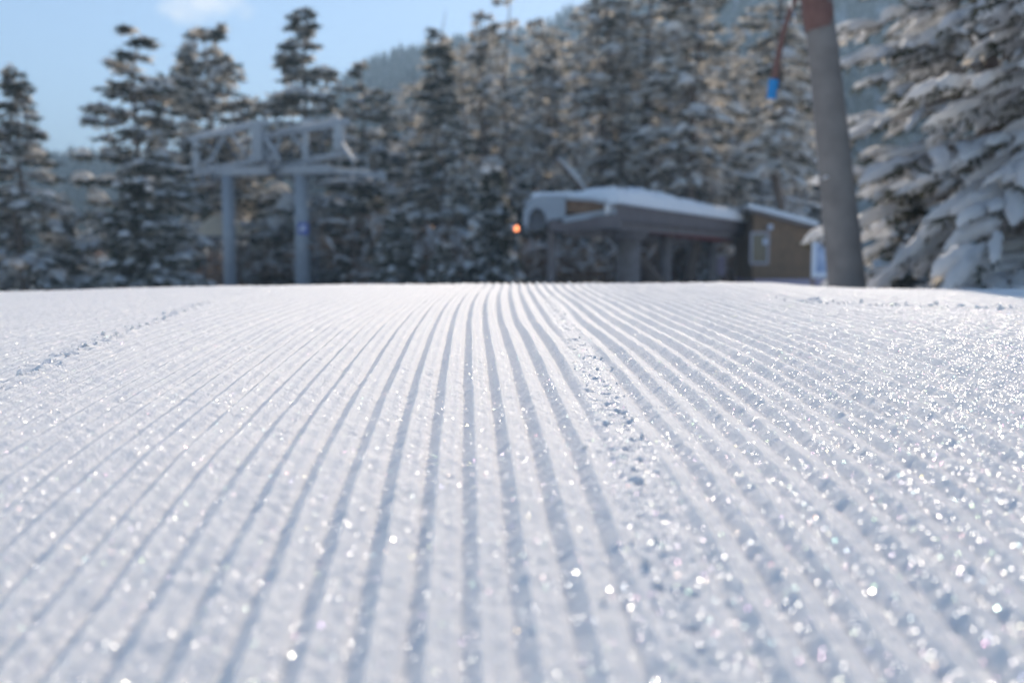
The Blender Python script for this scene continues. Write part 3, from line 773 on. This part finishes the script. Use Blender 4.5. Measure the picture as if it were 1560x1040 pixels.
# ------------------------------------------------------------------ lift tower
def lift_tower():
    a = at(463, 437, 40.0); zg = gz(a.x, 40) - .1
    root = empty('lift_tower', (a.x, 40.0, zg)); inv = -Vector((a.x, 40.0, zg))
    tag(root, 'grey steel chairlift tower on two round pylons with raised frames on top', 'lift tower')
    P = lambda x, y, d: at(x, y, d) + inv
    def pylon(px, D, ytop, r0, r1):
        mb = MB(); b_ = at(px, 437, D); b_.z = gz(b_.x, D) - .2
        tpt = at(px, ytop, D); tpt.x = b_.x
        mb.tube([b_ + inv, tpt + inv], [r0, r1], 24); o = mb.build('pylon', M['steel'], root, smooth=False)
        for pl in o.data.polygons: pl.use_smooth = len(pl.vertices) == 4
        return o
    pylon(351, 41.5, 268, .285, .26)
    pr = pylon(462, 40, 262, .32, .28)
    # ladder on the right side of the right pylon
    mb = MB()
    for x in (473.5, 483): mb.beam(P(x + 1, 452, 39.9), P(x, 264, 39.9), .05, .05)
    for k in range(24): y = 268 + k * 7.6; mb.beam(P(473, y, 39.88), P(484, y, 39.88), .035, .035)
    mb.build('ladder', M['dark_steel'], root)
    # cross beam and head
    mb = MB(); mb.beam(P(332, 262, 41.8), P(505, 258, 39.2), .34, .34); mb.build('cross_beam', M['steel'], root, bevel=.03)
    # blue sign with a white mark
    mb = MB(); c = P(462, 348, 39.62); mb.box(c, (.40, .03, .46)); sg = mb.build('sign', M['blue_sign'], root, bevel=.01)
    mb = MB()
    mb.tube([c + Vector((-.02, -.020, -.01)), c + Vector((-.02, -.034, -.01))], .105, 16)
    mb.box(c + Vector((.03, -.03, .10)), (.055, .012, .16), ry=.5)
    mb.build('sign_mark', M['white'], sg)
    def side(top, post, brace, low, walk, wheels, rail):
        (x0, y0, d0), (x1, y1, d1) = top
        mb = MB(); mb.beam(P(x0, y0, d0), P(x1, y1, d1), .20, .26); 
        tb = mb.build('top_beam', M['steel'], root, bevel=.02)
        rng = np.random.default_rng(int(x0))
        A = []; B = []
        p0 = P(x0, y0, d0) + Vector((0, 0, .13)); p1 = P(x1, y1, d1) + Vector((0, 0, .13))
        V, F = blobs([p0], [p1], [.13], rng, rings=24, sides=8, flat=.6, lift=.1)
        link_mesh('snow_cap', np_mesh('snow_cap', V, F), M['snow'], tb)
        for (px, yt, yb, dd, w) in post:
            mb = MB(); mb.beam(P(px, yt, dd), P(px, yb, dd), w, w); mb.build('post', M['steel'], root, bevel=.02)
        for (xa, ya, xb, yb, dd) in brace:
            mb = MB(); mb.beam(P(xa, ya, dd), P(xb, yb, dd - .3), .13, .13); mb.build('brace', M['steel'], root, bevel=.01)
        for k in range(5):
            sa = (k + .15) / 5; sb = (k + .85) / 5
            if k % 2: sa, sb = sb, sa
            (la, lb) = low
            pa = P(x0 + (x1 - x0) * sa, y0 + (y1 - y0) * sa, d0 + (d1 - d0) * sa); pb_ = P(la[0] + (lb[0] - la[0]) * sb, la[1] + (lb[1] - la[1]) * sb, la[2] + (lb[2] - la[2]) * sb)
            mb = MB(); mb.beam(pa, pb_, .07, .07); mb.build('lattice_bar', M['dark_steel'], root)
        (xa, ya, da), (xb, yb, db) = low
        mb = MB(); mb.beam(P(xa, ya, da), P(xb, yb, db), .22, .22); mb.build('lower_beam', M['steel'], root, bevel=.02)
        (xa, ya, da), (xb, yb, db) = walk
        mb = MB(); a_ = P(xa, ya, da); b_ = P(xb, yb, db); mb.beam(a_, b_, .55, .05)
        wk = mb.build('catwalk', M['dark_steel'], root)
        V, F = blobs([a_ + Vector((0, 0, .05))], [b_ + Vector((0, 0, .05))], [.26], rng, rings=20, sides=8, flat=.42, lift=.1)
        link_mesh('snow_cap', np_mesh('snow_cap', V, F), M['snow'], wk)
        mb = MB(); up = Vector((0, 0, .95))
        mb.beam(a_ + up, b_ + up, .045, .045); mb.beam(a_ + up * .5, b_ + up * .5, .035, .035)
        for k in range(5): q = a_ + (b_ - a_) * k / 4; mb.beam(q, q + up, .045, .045)
        mb.build('handrail', M['steel'], root)
        (xa, ya, da), (xb, yb, db) = wheels
        a_ = P(xa, ya, da); b_ = P(xb, yb, db)
        mb = MB(); mb.beam(a_ + Vector((0, 0, .12)), b_ + Vector((0, 0, .12)), .10, .12); mb.build('sheave_carrier', M['steel'], root)
        d = (b_ - a_).normalized(); nx = d.cross(Vector((0, 0, 1))).normalized()
        for k in range(8):
            q = a_ + (b_ - a_) * (k + .5) / 8
            mb = MB(); mb.tube([q - nx * .07, q - nx * .05, q + nx * .05, q + nx * .07], [.21, .23, .23, .21], 18); mb.tube([q - nx * .1, q + nx * .1], .06, 10)
            mb.build('sheave', M['dark_steel'], root)
    side(((284, 213, 45.3), (407, 187, 40.0)), [(393, 190, 246, 40.3, .42), (300, 212, 258, 44.6, .34)], [(404, 208, 427, 245, 40.0), (345, 203, 312, 258, 42.5), (352, 203, 388, 250, 42.0)],
         ((296, 262, 45.0), (420, 240, 40.0)), ((252, 297, 44.6), (330, 277, 41.4)), ((286, 272, 45.2), (425, 256, 39.8)), None)
    side(((404, 208, 42.3), (531, 185, 38.0)), [(517, 188, 228, 38.4, .40), (407, 208, 250, 42.2, .34), (466, 200, 262, 40.2, .26)], [(516, 212, 540, 247, 38.2), (428, 208, 412, 252, 41.5), (445, 205, 470, 240, 40.8)],
         ((412, 258, 42.0), (528, 232, 38.2)), ((480, 281, 40.2), (560, 276, 37.6)), ((418, 268, 42.2), (585, 268, 37.0)), None)
    # diverging outrigger bars on the right, snow on top
    mb = MB(); mb.beam(P(492, 258, 39.4), P(585, 270, 36.9), .12, .14); o = mb.build('outrigger', M['steel'], root)
    rng = np.random.default_rng(8)
    V, F = blobs([P(512, 256, 39.0)], [P(590, 266, 36.9)], [.10], rng, rings=20, sides=8, flat=.6, lift=.1)
    link_mesh('snow_cap', np_mesh('snow_cap', V, F), M['snow'], o)
    # wind sensor
    mb = MB(); mb.tube([P(366, 200, 41.5), P(366, 172, 41.5)], .022, 6)
    for dx in (-11, 11):
        mb.tube([P(366, 173, 41.5), P(366 + dx * .7, 172, 41.5), P(366 + dx, 167, 41.5)], .025, 6)
    mb.build('wind_sensor', M['dark_steel'], root)
lift_tower()

def red_flag():
    a = at(325, 437, 46.0); zg = gz(a.x, 46) 
    root = empty('flag_pole', (a.x, 46.0, zg)); inv = -Vector((a.x, 46.0, zg))
    tag(root, 'small red pennant on a thin reddish pole in front of the rounded pine', 'flag')
    P = lambda x, y, d=46.0: at(x, y, d) + inv
    mb = MB(); mb.tube([P(325, 446), P(324, 148)], [.055, .04], 8); mb.build('pole', M['strap'], root)
    mb = MB(); n = 8; vs = []; fs = []
    for i in range(n):
        s = i / (n - 1)
        q = P(324 - 12 * s, 149 + 2 * s, 46.0 + .12 * math.sin(s * 5)); h = .50 * (1 - .6 * s)
        for yy in (0, .02):
            vs += [q + Vector((0, yy, 0)), q + Vector((0, yy, -h))]
    for i in range(n - 1):
        b = i * 4; fs += [(b, b+1, b+5, b+4), (b+2, b+6, b+7, b+3), (b, b+4, b+6, b+2), (b+1, b+3, b+7, b+5)]
    fs += [(0, 2, 3, 1), (n*4-4, n*4-3, n*4-1, n*4-2)]
    mb.add(vs, fs); mb.build('pennant', M['red'], root)
red_flag()

def dome_hut():
    D = 42.6; c = at(338, 360, D); zg = gz(c.x, D)
    root = empty('domed_shelter', (c.x, D, zg)); tag(root, 'cream domed cover lit from behind, half hidden by the left pylon', 'shelter')
    mb = MB(); vs = []; fs = []; n = 28; m = 9; top = at(338, 326, D).z - c.z; r = (371 - 305) / 2 / FPX * D
    for i in range(m):
        a = math.pi / 2 * i / (m - 1) * .985
        for k in range(n): vs.append((math.cos(a) * r * math.cos(2*math.pi*k/n), math.cos(a) * r * math.sin(2*math.pi*k/n), c.z - zg + top * math.sin(a)))
    for i in range(m - 1):
        for k in range(n): fs.append((i*n+k, i*n+(k+1) % n, (i+1)*n+(k+1) % n, (i+1)*n+k))
    mb.add(vs, fs); mb.build('dome', M['cream'], root, smooth=True)
    mb = MB(); mb.tube([(0, 0, c.z - zg - .12), (0, 0, c.z - zg)], [r * 1.03, r * 1.03], 28); mb.build('rim', M['dark_steel'], root)
    for k in range(4):
        mb = MB(); an = .6 + k * math.pi / 2; mb.tube([(r * .85 * math.cos(an), r * .85 * math.sin(an), -.1), (r * .85 * math.cos(an), r * .85 * math.sin(an), c.z - zg - .1)], .05, 8); mb.build('leg', M['dark_steel'], root)
    mb = MB(); mb.tube([(0, 0, -.1), (0, 0, 1.2)], [r * .8, r * .8], 24); mb.build('body', M['brown'], root)
dome_hut()

# ------------------------------------------------------------------ small hut with a warm lamp
def small_hut():
    D = 44.0; c = at(664, 437, D); zg = gz(c.x, D)
    root = empty('small_hut', (c.x, D, zg)); inv = -Vector((c.x, D, zg)); tag(root, 'dim mauve grey hut on a raised deck among firs, a warm lamp on its front', 'hut')
    P = lambda x, y, d=D: at(x, y, d) + inv
    a = P(636, 340); b = P(692, 340); zb = P(664, 370).z; zt = P(664, 338).z
    mb = MB(); mb.box(((a.x + b.x) / 2, 1.2, (zb + zt) / 2), (b.x - a.x, 2.4, zt - zb)); mb.build('wall', M['fascia'], root, bevel=.02)
    mb = MB(); x0, x1 = a.x - .3, b.x + .3; xm = (x0 + x1) / 2; zr = P(664, 322).z
    mb.prism([(x0, zt - .02), (xm, zr), (x1, zt - .02), (x1, zt + .10), (xm, zr + .13), (x0, zt + .10)], -.35, 2.6); rf = mb.build('roof', M['concrete'], root)
    mb = MB(); mb.prism([(x0 - .03, zt + .103), (xm, zr + .134), (x1 + .03, zt + .103), (x1 + .03, zt + .28), (xm + .2, zr + .33), (xm - .2, zr + .33), (x0 - .03, zt + .28)], -.4, 2.65); mb.build('roof_snow', M['roof_snow'], rf, bevel=.06)
    mb = MB(); mb.box(((a.x + b.x) / 2, .9, zb - .08), (b.x - a.x + .5, 3.4, .14)); dk = mb.build('deck', M['mauve'], root)
    mb = MB(); mb.box(((a.x + b.x) / 2, 1.1, (zb - .2) / 2), (b.x - a.x - .3, 2.2, zb - .1)); mb.build('base', M['brown'], root)
    q = P(676, 352, D); mb = MB(); mb.box((q.x, -.012, q.z), (.55, .02, .62)); wf = mb.build('window', M['dark_steel'], root)
    mb = MB(); q = P(657, 346, D); mb.tube([q + Vector((0, -.10, -.06)), q + Vector((0, -.10, .06))], [.07, .07], 12)
    lm = mb.build('lamp', EM_WARM, root, smooth=True)
def emis(name, col, st):
    m, nt, n, l = mat(name); o = n.new('ShaderNodeOutputMaterial'); e = n.new('ShaderNodeEmission'); e.inputs[0].default_value = (*col, 1); e.inputs[1].default_value = st
    l.new(e.outputs[0], o.inputs[0]); return m
EM_WARM = emis('warm_lamp_glow', (1.0, .66, .45), 2.2)
EM_ORANGE = emis('orange_lamp_glow', (1.0, .30, .12), 2.6)
small_hut()

# ------------------------------------------------------------------ lift station
def snow_blanket(name, corners, thick, nu, nv, parent, seed, round_=.35):
    """rounded layer of snow over a quad given by four top corners (a,b,c,d)"""
    a, b, c, d = [np.array(v) for v in corners]
    u = np.linspace(0, 1, nu); v = np.linspace(0, 1, nv); U, Vv = np.meshgrid(u, v)
    base = (a[None, None] * ((1-U)*(1-Vv))[..., None] + b[None, None] * (U*(1-Vv))[..., None] + c[None, None] * (U*Vv)[..., None] + d[None, None] * ((1-U)*Vv)[..., None])
    LU = np.linalg.norm(b - a); LV = np.linalg.norm(d - a)
    eu = np.minimum(U, 1 - U) * LU; ev = np.minimum(Vv, 1 - Vv) * LV
    e = np.clip(np.minimum(eu, ev) / round_, 0, 1)
    prof = np.sqrt(np.clip(1 - (1 - e) ** 2, 0, 1))
    h = thick * prof * (1 + .35 * vnoise(base[..., 0] * .8 + seed, base[..., 1] * .6, seed) + .15 * vnoise(base[..., 0] * 3, base[..., 1] * 3, seed + 1))
    top = base.copy(); top[..., 2] += h + .003
    bot = base.copy(); bot[..., 2] += .003
    V = np.concatenate([top.reshape(-1, 3), bot.reshape(-1, 3)]); N = nu * nv
    i = np.arange(nv - 1)[:, None] * nu + np.arange(nu - 1)[None]
    F1 = np.stack([i, i + 1, i + nu + 1, i + nu], -1).reshape(-1, 4)
    F2 = F1[:, ::-1] + N
    return link_mesh(name, np_mesh(name, V, np.concatenate([F1, F2])), M['roof_snow'], parent)

def station():
    A = at(937, 335, 30.0); B = at(1147, 357, 45.0); B.z = A.z
    org = Vector((A.x, A.y, gz(A.x, A.y)))
    root = empty('lift_station', org); inv = -org
    tag(root, 'open chairlift station, its long canopy heaped with smooth snow, on a thick column', 'lift station')
    A = A + inv; B = B + inv
    d1 = (B - A).normalized(); d2 = Vector((-d1.y, d1.x, 0)); W = 1.95; drop = -.22
    C = B + d2 * W + Vector((0, 0, drop)); Dd = A + d2 * W + Vector((0, 0, drop))
    th = Vector((0, 0, .50))
    mb = MB(); q = [A, B, C, Dd]; vs = q + [v + th for v in q]
    mb.add(vs, [(3,2,1,0),(4,5,6,7),(0,1,5,4),(1,2,6,5),(2,3,7,6),(3,0,4,7)])
    cn = mb.build('canopy', M['fascia'], root, bevel=.06)
    mb = MB(); off = Vector((0, 0, -.12)) + d2 * .35
    mb.beam(A + off, B + off, .25, .24); mb.beam(Dd + off - d2 * .7, C + off - d2 * .7, .25, .24)
    for k in range(9):
        s_ = (k + .5) / 9; mb.beam(A + (B - A) * s_ + Vector((0, 0, -.09)) + d2 * .3, Dd + (C - Dd) * s_ + Vector((0, 0, -.09)) - d2 * .3, .12, .16)
    mb.build('canopy_frame', M['concrete'], root)
    e = .22
    a_ = A + th - d2 * e - d1 * e + Vector((0, 0, .0)); b_ = B + th - d2 * e + d1 * .1; c_ = C + th + d2 * e; dd_ = Dd + th + d2 * e - d1 * e
    snow_blanket('canopy_snow', (a_, b_, c_, dd_), .60, 120, 40, cn, 50, .55)
    # curled lip of snow slipping off the front end
    rng = np.random.default_rng(3)
    V, F = blobs([A + th * 1.5 - d1 * .25], [A + th * .35 - d1 * .30 + d2 * .1], [.16], rng, rings=10, sides=9)
    link_mesh('snow_lip', np_mesh('snow_lip', V, F), M['roof_snow'], cn)
    # column
    c = at(957, 437, 34.0) + inv; 
    mb = MB(); ctop = (A + Dd) / 2
    mb.tube([(c.x, c.y, -.6), (c.x, c.y, A.z - .1)], [.42, .40], 24); mb.tube([(c.x, c.y, A.z - .5), (c.x, c.y, A.z - .05)], [.42, .95], 24)
    mb.build('column', M['concrete'], root, smooth=True)
    for s_ in (.45, .82):
        mb = MB(); q = A + (B - A) * s_ + d2 * .95; mb.tube([(q.x, q.y, -.9), (q.x, q.y, q.z - .2)], [.2, .2], 16); mb.build('support_post', M['concrete'], root, smooth=True)
    mb = MB(); mb.beam(at(985, 350, 34.5) + inv, at(1112, 366, 44.0) + inv, .18, .20); mb.build('red_beam', M['red'], root)
    # pale machinery housing on the left with its round wheel opening
    D = 29.6
    P = lambda x, y, d=D: at(x, y, d) + inv
    prof = [(799, 346), (797, 330), (799, 316), (805, 305), (815, 299), (830, 297), (862, 297), (862, 333), (838, 335)]
    arch = [(833, 340), (832, 331), (828, 322), (821, 317), (813, 318), (807, 326), (804, 346)]
    pts = [P(x, y) for x, y in prof + arch]
    mb = MB(); mb.prism([(v.x, v.z) for v in pts][::-1], P(830, 320).y, P(830, 320).y + 2.2); hs = mb.build('wheel_housing', M['housing'], root, bevel=.03)
    tl = P(800, 306); tr = P(936, 303)
    snow_blanket('housing_snow', (P(808, 300) , P(880, 299), P(880, 299) + Vector((0, 2.2, 0)), P(808, 300) + Vector((0, 2.2, 0))), .14, 40, 20, hs, 60, .3)
    mb = MB(); c = P(817, 334, D + .5); mb.tube([c + Vector((0, -.08, 0)), c + Vector((0, .1, 0))], .34, 28); mb.tube([c + Vector((0, -.12, 0)), c + Vector((0, -.07, 0))], .12, 16)
    mb.build('bullwheel', M['dark_steel'], root)
    mb = MB(); ca = P(899, 315, D + .3); mb.box((ca.x, ca.y + .9, ca.z), ((P(936, 315) - P(862, 315)).x, 1.8, (P(900, 306) - P(900, 327)).z)); mb.build('machine_bay', M['brown'], root)
    mb = MB(); mb.beam(P(858, 335, D - .1), P(938, 321, 29.9), .10, .17); mb.build('edge_trim', M['housing'], root)
    mb = MB(); q = [P(836, 335), P(862, 335), P(938, 325), P(950, 345), P(905, 347), P(860, 352), P(838, 350)]
    mb.prism([(v.x, v.z) for v in q][::-1], P(860, 340).y + .05, P(860, 340).y + 2.6); mb.build('belly_panel', M['fascia'], root, bevel=.02)
    mb = MB(); mb.beam(P(862, 303), P(905, 305), .3, .06); mb.beam(P(905, 305), P(936, 313), .3, .06); o = mb.build('bay_roof', M['steel'], root)
    V, F = blobs([P(862, 301)] , [P(925, 308)], [.10], rng, rings=14, sides=8, flat=.5); link_mesh('snow_cap', np_mesh('snow_cap', V, F), M['snow'], o)
    mb = MB(); p0 = P(840, 345, 31.0); mb.tube([(p0.x, p0.y, -.6), p0], [.13, .13], 12); mb.build('support_post', M['concrete'], root)
station()

def orange_lamp():
    D = 29.0; q = at(787, 348, D); zg = gz(q.x, D)
    root = empty('signal_lamp', (q.x, D, zg)); tag(root, 'small glowing orange lamp on a thin post left of the pale wheel housing', 'lamp')
    mb = MB(); mb.tube([(0, 0, -.2), (0, 0, q.z - zg - .09)], .025, 8); mb.build('post', M['dark_steel'], root)
    mb = MB(); z = q.z - zg; mb.tube([(0, 0, z - .07), (0, 0, z - .05), (0, 0, z + .04), (0, 0, z + .07)], [.04, .06, .06, .035], 16); mb.build('lens', EM_ORANGE, root, smooth=True)
    mb = MB(); mb.tube([(0, 0, z + .07), (0, 0, z + .10)], [.09, .06], 16); mb.build('cap', M['dark_steel'], root)
orange_lamp()

def leaning_log():
    D = 38.0; a = at(846, 240, D); b = at(897, 300, D - .5)
    zg = gz(b.x, D); foot = b + (b - a).normalized() * 4.2
    root = empty('leaning_log', (b.x, D, zg)); inv = -Vector((b.x, D, zg)); tag(root, 'snow topped dead trunk leaning above the left end of the lift station', 'dead trunk')
    foot = b + (b - a) * ((b.z - zg + .1) / (a.z - b.z)); 
    mb = MB(); mb.tube([foot + inv, b + inv, a + inv], [.16, .13, .08], 10); mb.build('trunk', M['bark'], root, smooth=True)
    V, F = blobs([a + inv + Vector((.05, -.03, .07))], [b + inv + Vector((.05, -.03, .07))], [.12], np.random.default_rng(4), rings=14, sides=8); link_mesh('snow_cover', np_mesh('snow_cover', V, F), M['snow'], root)
leaning_log()

# ------------------------------------------------------------------ wooden cabin
def cabin():
    D = 42.0; c = at(1148, 437, D); zg = gz(c.x, D) - .1
    root = empty('wooden_cabin', (c.x, D, zg)); inv = -Vector((c.x, D, zg)); tag(root, 'brown plank cabin with one white framed window and a snowy slanting roof', 'cabin')
    P = lambda x, y, d=D: at(x, y, d) + inv
    x0 = P(1147, 400).x; x1 = P(1236, 400).x; zb = P(1190, 425).z; zl = P(1147, 325).z; zr = P(1236, 349).z
    mb = MB(); mb.prism([(x0, zb), (x1, zb), (x1, zr), (x0, zl)], 0, 3.2); wl_ = mb.build('wall', M['wood'], root)
    # board edges
    mb = MB(); k = 0; z = zb + .12
    while z < zr - .05:
        mb.box(((x0 + x1) / 2, -.012, z), (x1 - x0 + .03, .02, .135)); z += .155
    wx0, wx1, wz0, wz1 = P(1151, 0).x, P(1177, 0).x, P(0, 401).z, P(0, 355).z
    cl = mb.build('cladding', M['wood'], wl_)
    mb = MB()
    for (xa, za, xb, zb_) in ((wx0, wz0, wx1, wz0), (wx0, wz1, wx1, wz1)): mb.box(((xa + xb) / 2, -.05, za), (xb - xa + .10, .06, .11))
    for xa in (wx0, wx1): mb.box((xa, -.05, (wz0 + wz1) / 2), (.10, .06, wz1 - wz0 - .11))
    wf = mb.build('window', M['window_frame'], root)
    mb = MB(); mb.box(((wx0 + wx1) / 2, -.035, (wz0 + wz1) / 2), (wx1 - wx0 - .1, .02, wz1 - wz0 - .11)); mb.build('pane', M['glass'], wf)
    q = P(1167, 368); mb = MB(); mb.box((q.x, -.052, q.z), (.28, .012, .26)); mb.build('notice', M['white_sign'], wf)
    q = P(1172, 346); mb = MB(); mb.tube([(q.x, -.20, q.z), (q.x, -.02, q.z)], [.11, .09], 14); mb.build('wall_lamp', M['white_sign'], root)
    mb = MB(); mb.prism([(x0 - .35, zl + .09), (x1 + .15, zr - .03), (x1 + .15, zr + .10), (x0 - .35, zl + .22)], -.45, 3.5); rf = mb.build('roof', M['concrete'], root)
    snow_blanket('roof_snow', ((x0 - .40, -.5, zl + .225), (x1 + .2, -.5, zr + .10), (x1 + .2, 3.5, zr + .10), (x0 - .40, 3.5, zl + .225)), .22, 50, 40, rf, 70, .3)
    fb = P(1256, 425).x
    mb = MB(); mb.box(((x0 + fb) / 2, 1.4, zb - .65), (fb - x0, 3.6, 1.3)); mb.build('foundation', M['mauve'], root, bevel=.03)
    q0 = P(1236, 352); mb = MB(); mb.box((x1 + .08, .1, (zb + zr) / 2), (.12, .14, zr - zb)); mb.build('corner_post', M['brown'], root)
cabin()

def map_board():
    D = 27.0; c = at(1252, 437, D); zg = gz(c.x, D)
    root = empty('map_board', (c.x, D, zg)); inv = -Vector((c.x, D, zg)); tag(root, 'upright pale blue information board between the cabin and the leaning pole', 'sign board')
    P = lambda x, y, d=D: at(x, y, d) + inv
    a = P(1236, 423); b = P(1274, 357)
    mb = MB(); mb.box(((a.x + b.x) / 2, 0, (a.z + b.z) / 2), (b.x - a.x, .08, b.z - a.z)); pn = mb.build('panel', M['white'], root, bevel=.02)
    mb = MB(); mb.box(((a.x + b.x) / 2 + .03, -.045, (a.z + b.z) / 2 + .03), (b.x - a.x - .16, .012, b.z - a.z - .2)); mb.build('map_sheet', simple('map_print', (.14, .22, .42), (.50, .58, .74), 3, .5), pn)
    mb = MB(); mb.box(((a.x + b.x) / 2, 0, b.z + .05), (b.x - a.x + .1, .25, .08)); rf = mb.build('cap_board', M['brown'], root)
    for x in (a.x + .06, b.x - .06):
        mb = MB(); mb.box((x, .07, (b.z - .2) / 2), (.08, .06, b.z + .1)); mb.build('post', M['brown'], root)
map_board()
def mauve_board():
    D = 48.0; c = at(1094, 437, D); zg = gz(c.x, D)
    root = empty('notice_board', (c.x, D, zg)); inv = -Vector((c.x, D, zg)); tag(root, 'plain mauve board standing under the right half of the station canopy', 'notice board')
    P = lambda x, y, d=D: at(x, y, d) + inv
    a = P(1084, 420); b = P(1105, 391)
    mb = MB(); mb.box(((a.x + b.x) / 2, 0, (a.z + b.z) / 2), (b.x - a.x, .06, b.z - a.z)); mb.build('panel', M['mauve'], root, bevel=.01)
    for x in (a.x + .05, b.x - .05):
        mb = MB(); mb.box((x, .06, (b.z - .2) / 2), (.06, .05, b.z)); mb.build('post', M['brown'], root)
mauve_board()
def snowy_cable():
    D = 50.0; pts = [(1128, 300), (1160, 303), (1195, 305), (1225, 308), (1262, 320)]
    q = [at(x, y, D) for x, y in pts]; zg = gz(q[0].x, D)
    root = empty('snowy_railing', (q[0].x, D, zg)); inv = -Vector((q[0].x, D, zg)); tag(root, 'horizontal rail with a line of snow on it, above the cabin roof', 'rail')
    mb = MB(); mb.tube([v + inv for v in q], .06, 8); mb.build('rail', M['steel'], root)
    rng = np.random.default_rng(6)
    V, F = blobs([v + inv + Vector((0, 0, .04)) for v in q[:-1]], [v + inv + Vector((0, 0, .04)) for v in q[1:]], [.11] * 4, rng, rings=12, sides=8); link_mesh('snow_cover', np_mesh('snow_cover', V, F), M['snow'], root)
    for v in (q[0], q[-1]):
        mb = MB(); mb.tube([(v.x + inv.x, 0, -.1), (v.x + inv.x, 0, v.z + inv.z)], .07, 8); mb.build('post', M['bark'], root)
    for x, y in ((1186, 312), (1228, 320)):
        p_ = at(x, y, D) + inv; mb = MB(); mb.box(p_, (.42, .05, .30)); mb.build('plate', M['housing'], root)
snowy_cable()

# ------------------------------------------------------------------ air
def haze():
    mb = MB(); mb.box((0, 740, 68), (3100, 1600, 160))
    m, nt, n, l = mat('haze'); o = n.new('ShaderNodeOutputMaterial'); v = n.new('ShaderNodeVolumePrincipled')
    v.inputs['Color'].default_value = (0.50, 0.74, 1.0, 1); v.inputs['Density'].default_value = 0.0016; v.inputs['Anisotropy'].default_value = 0.2
    l.new(v.outputs[0], o.inputs['Volume'])
    tag(mb.build('haze', m), kind='stuff')
haze()
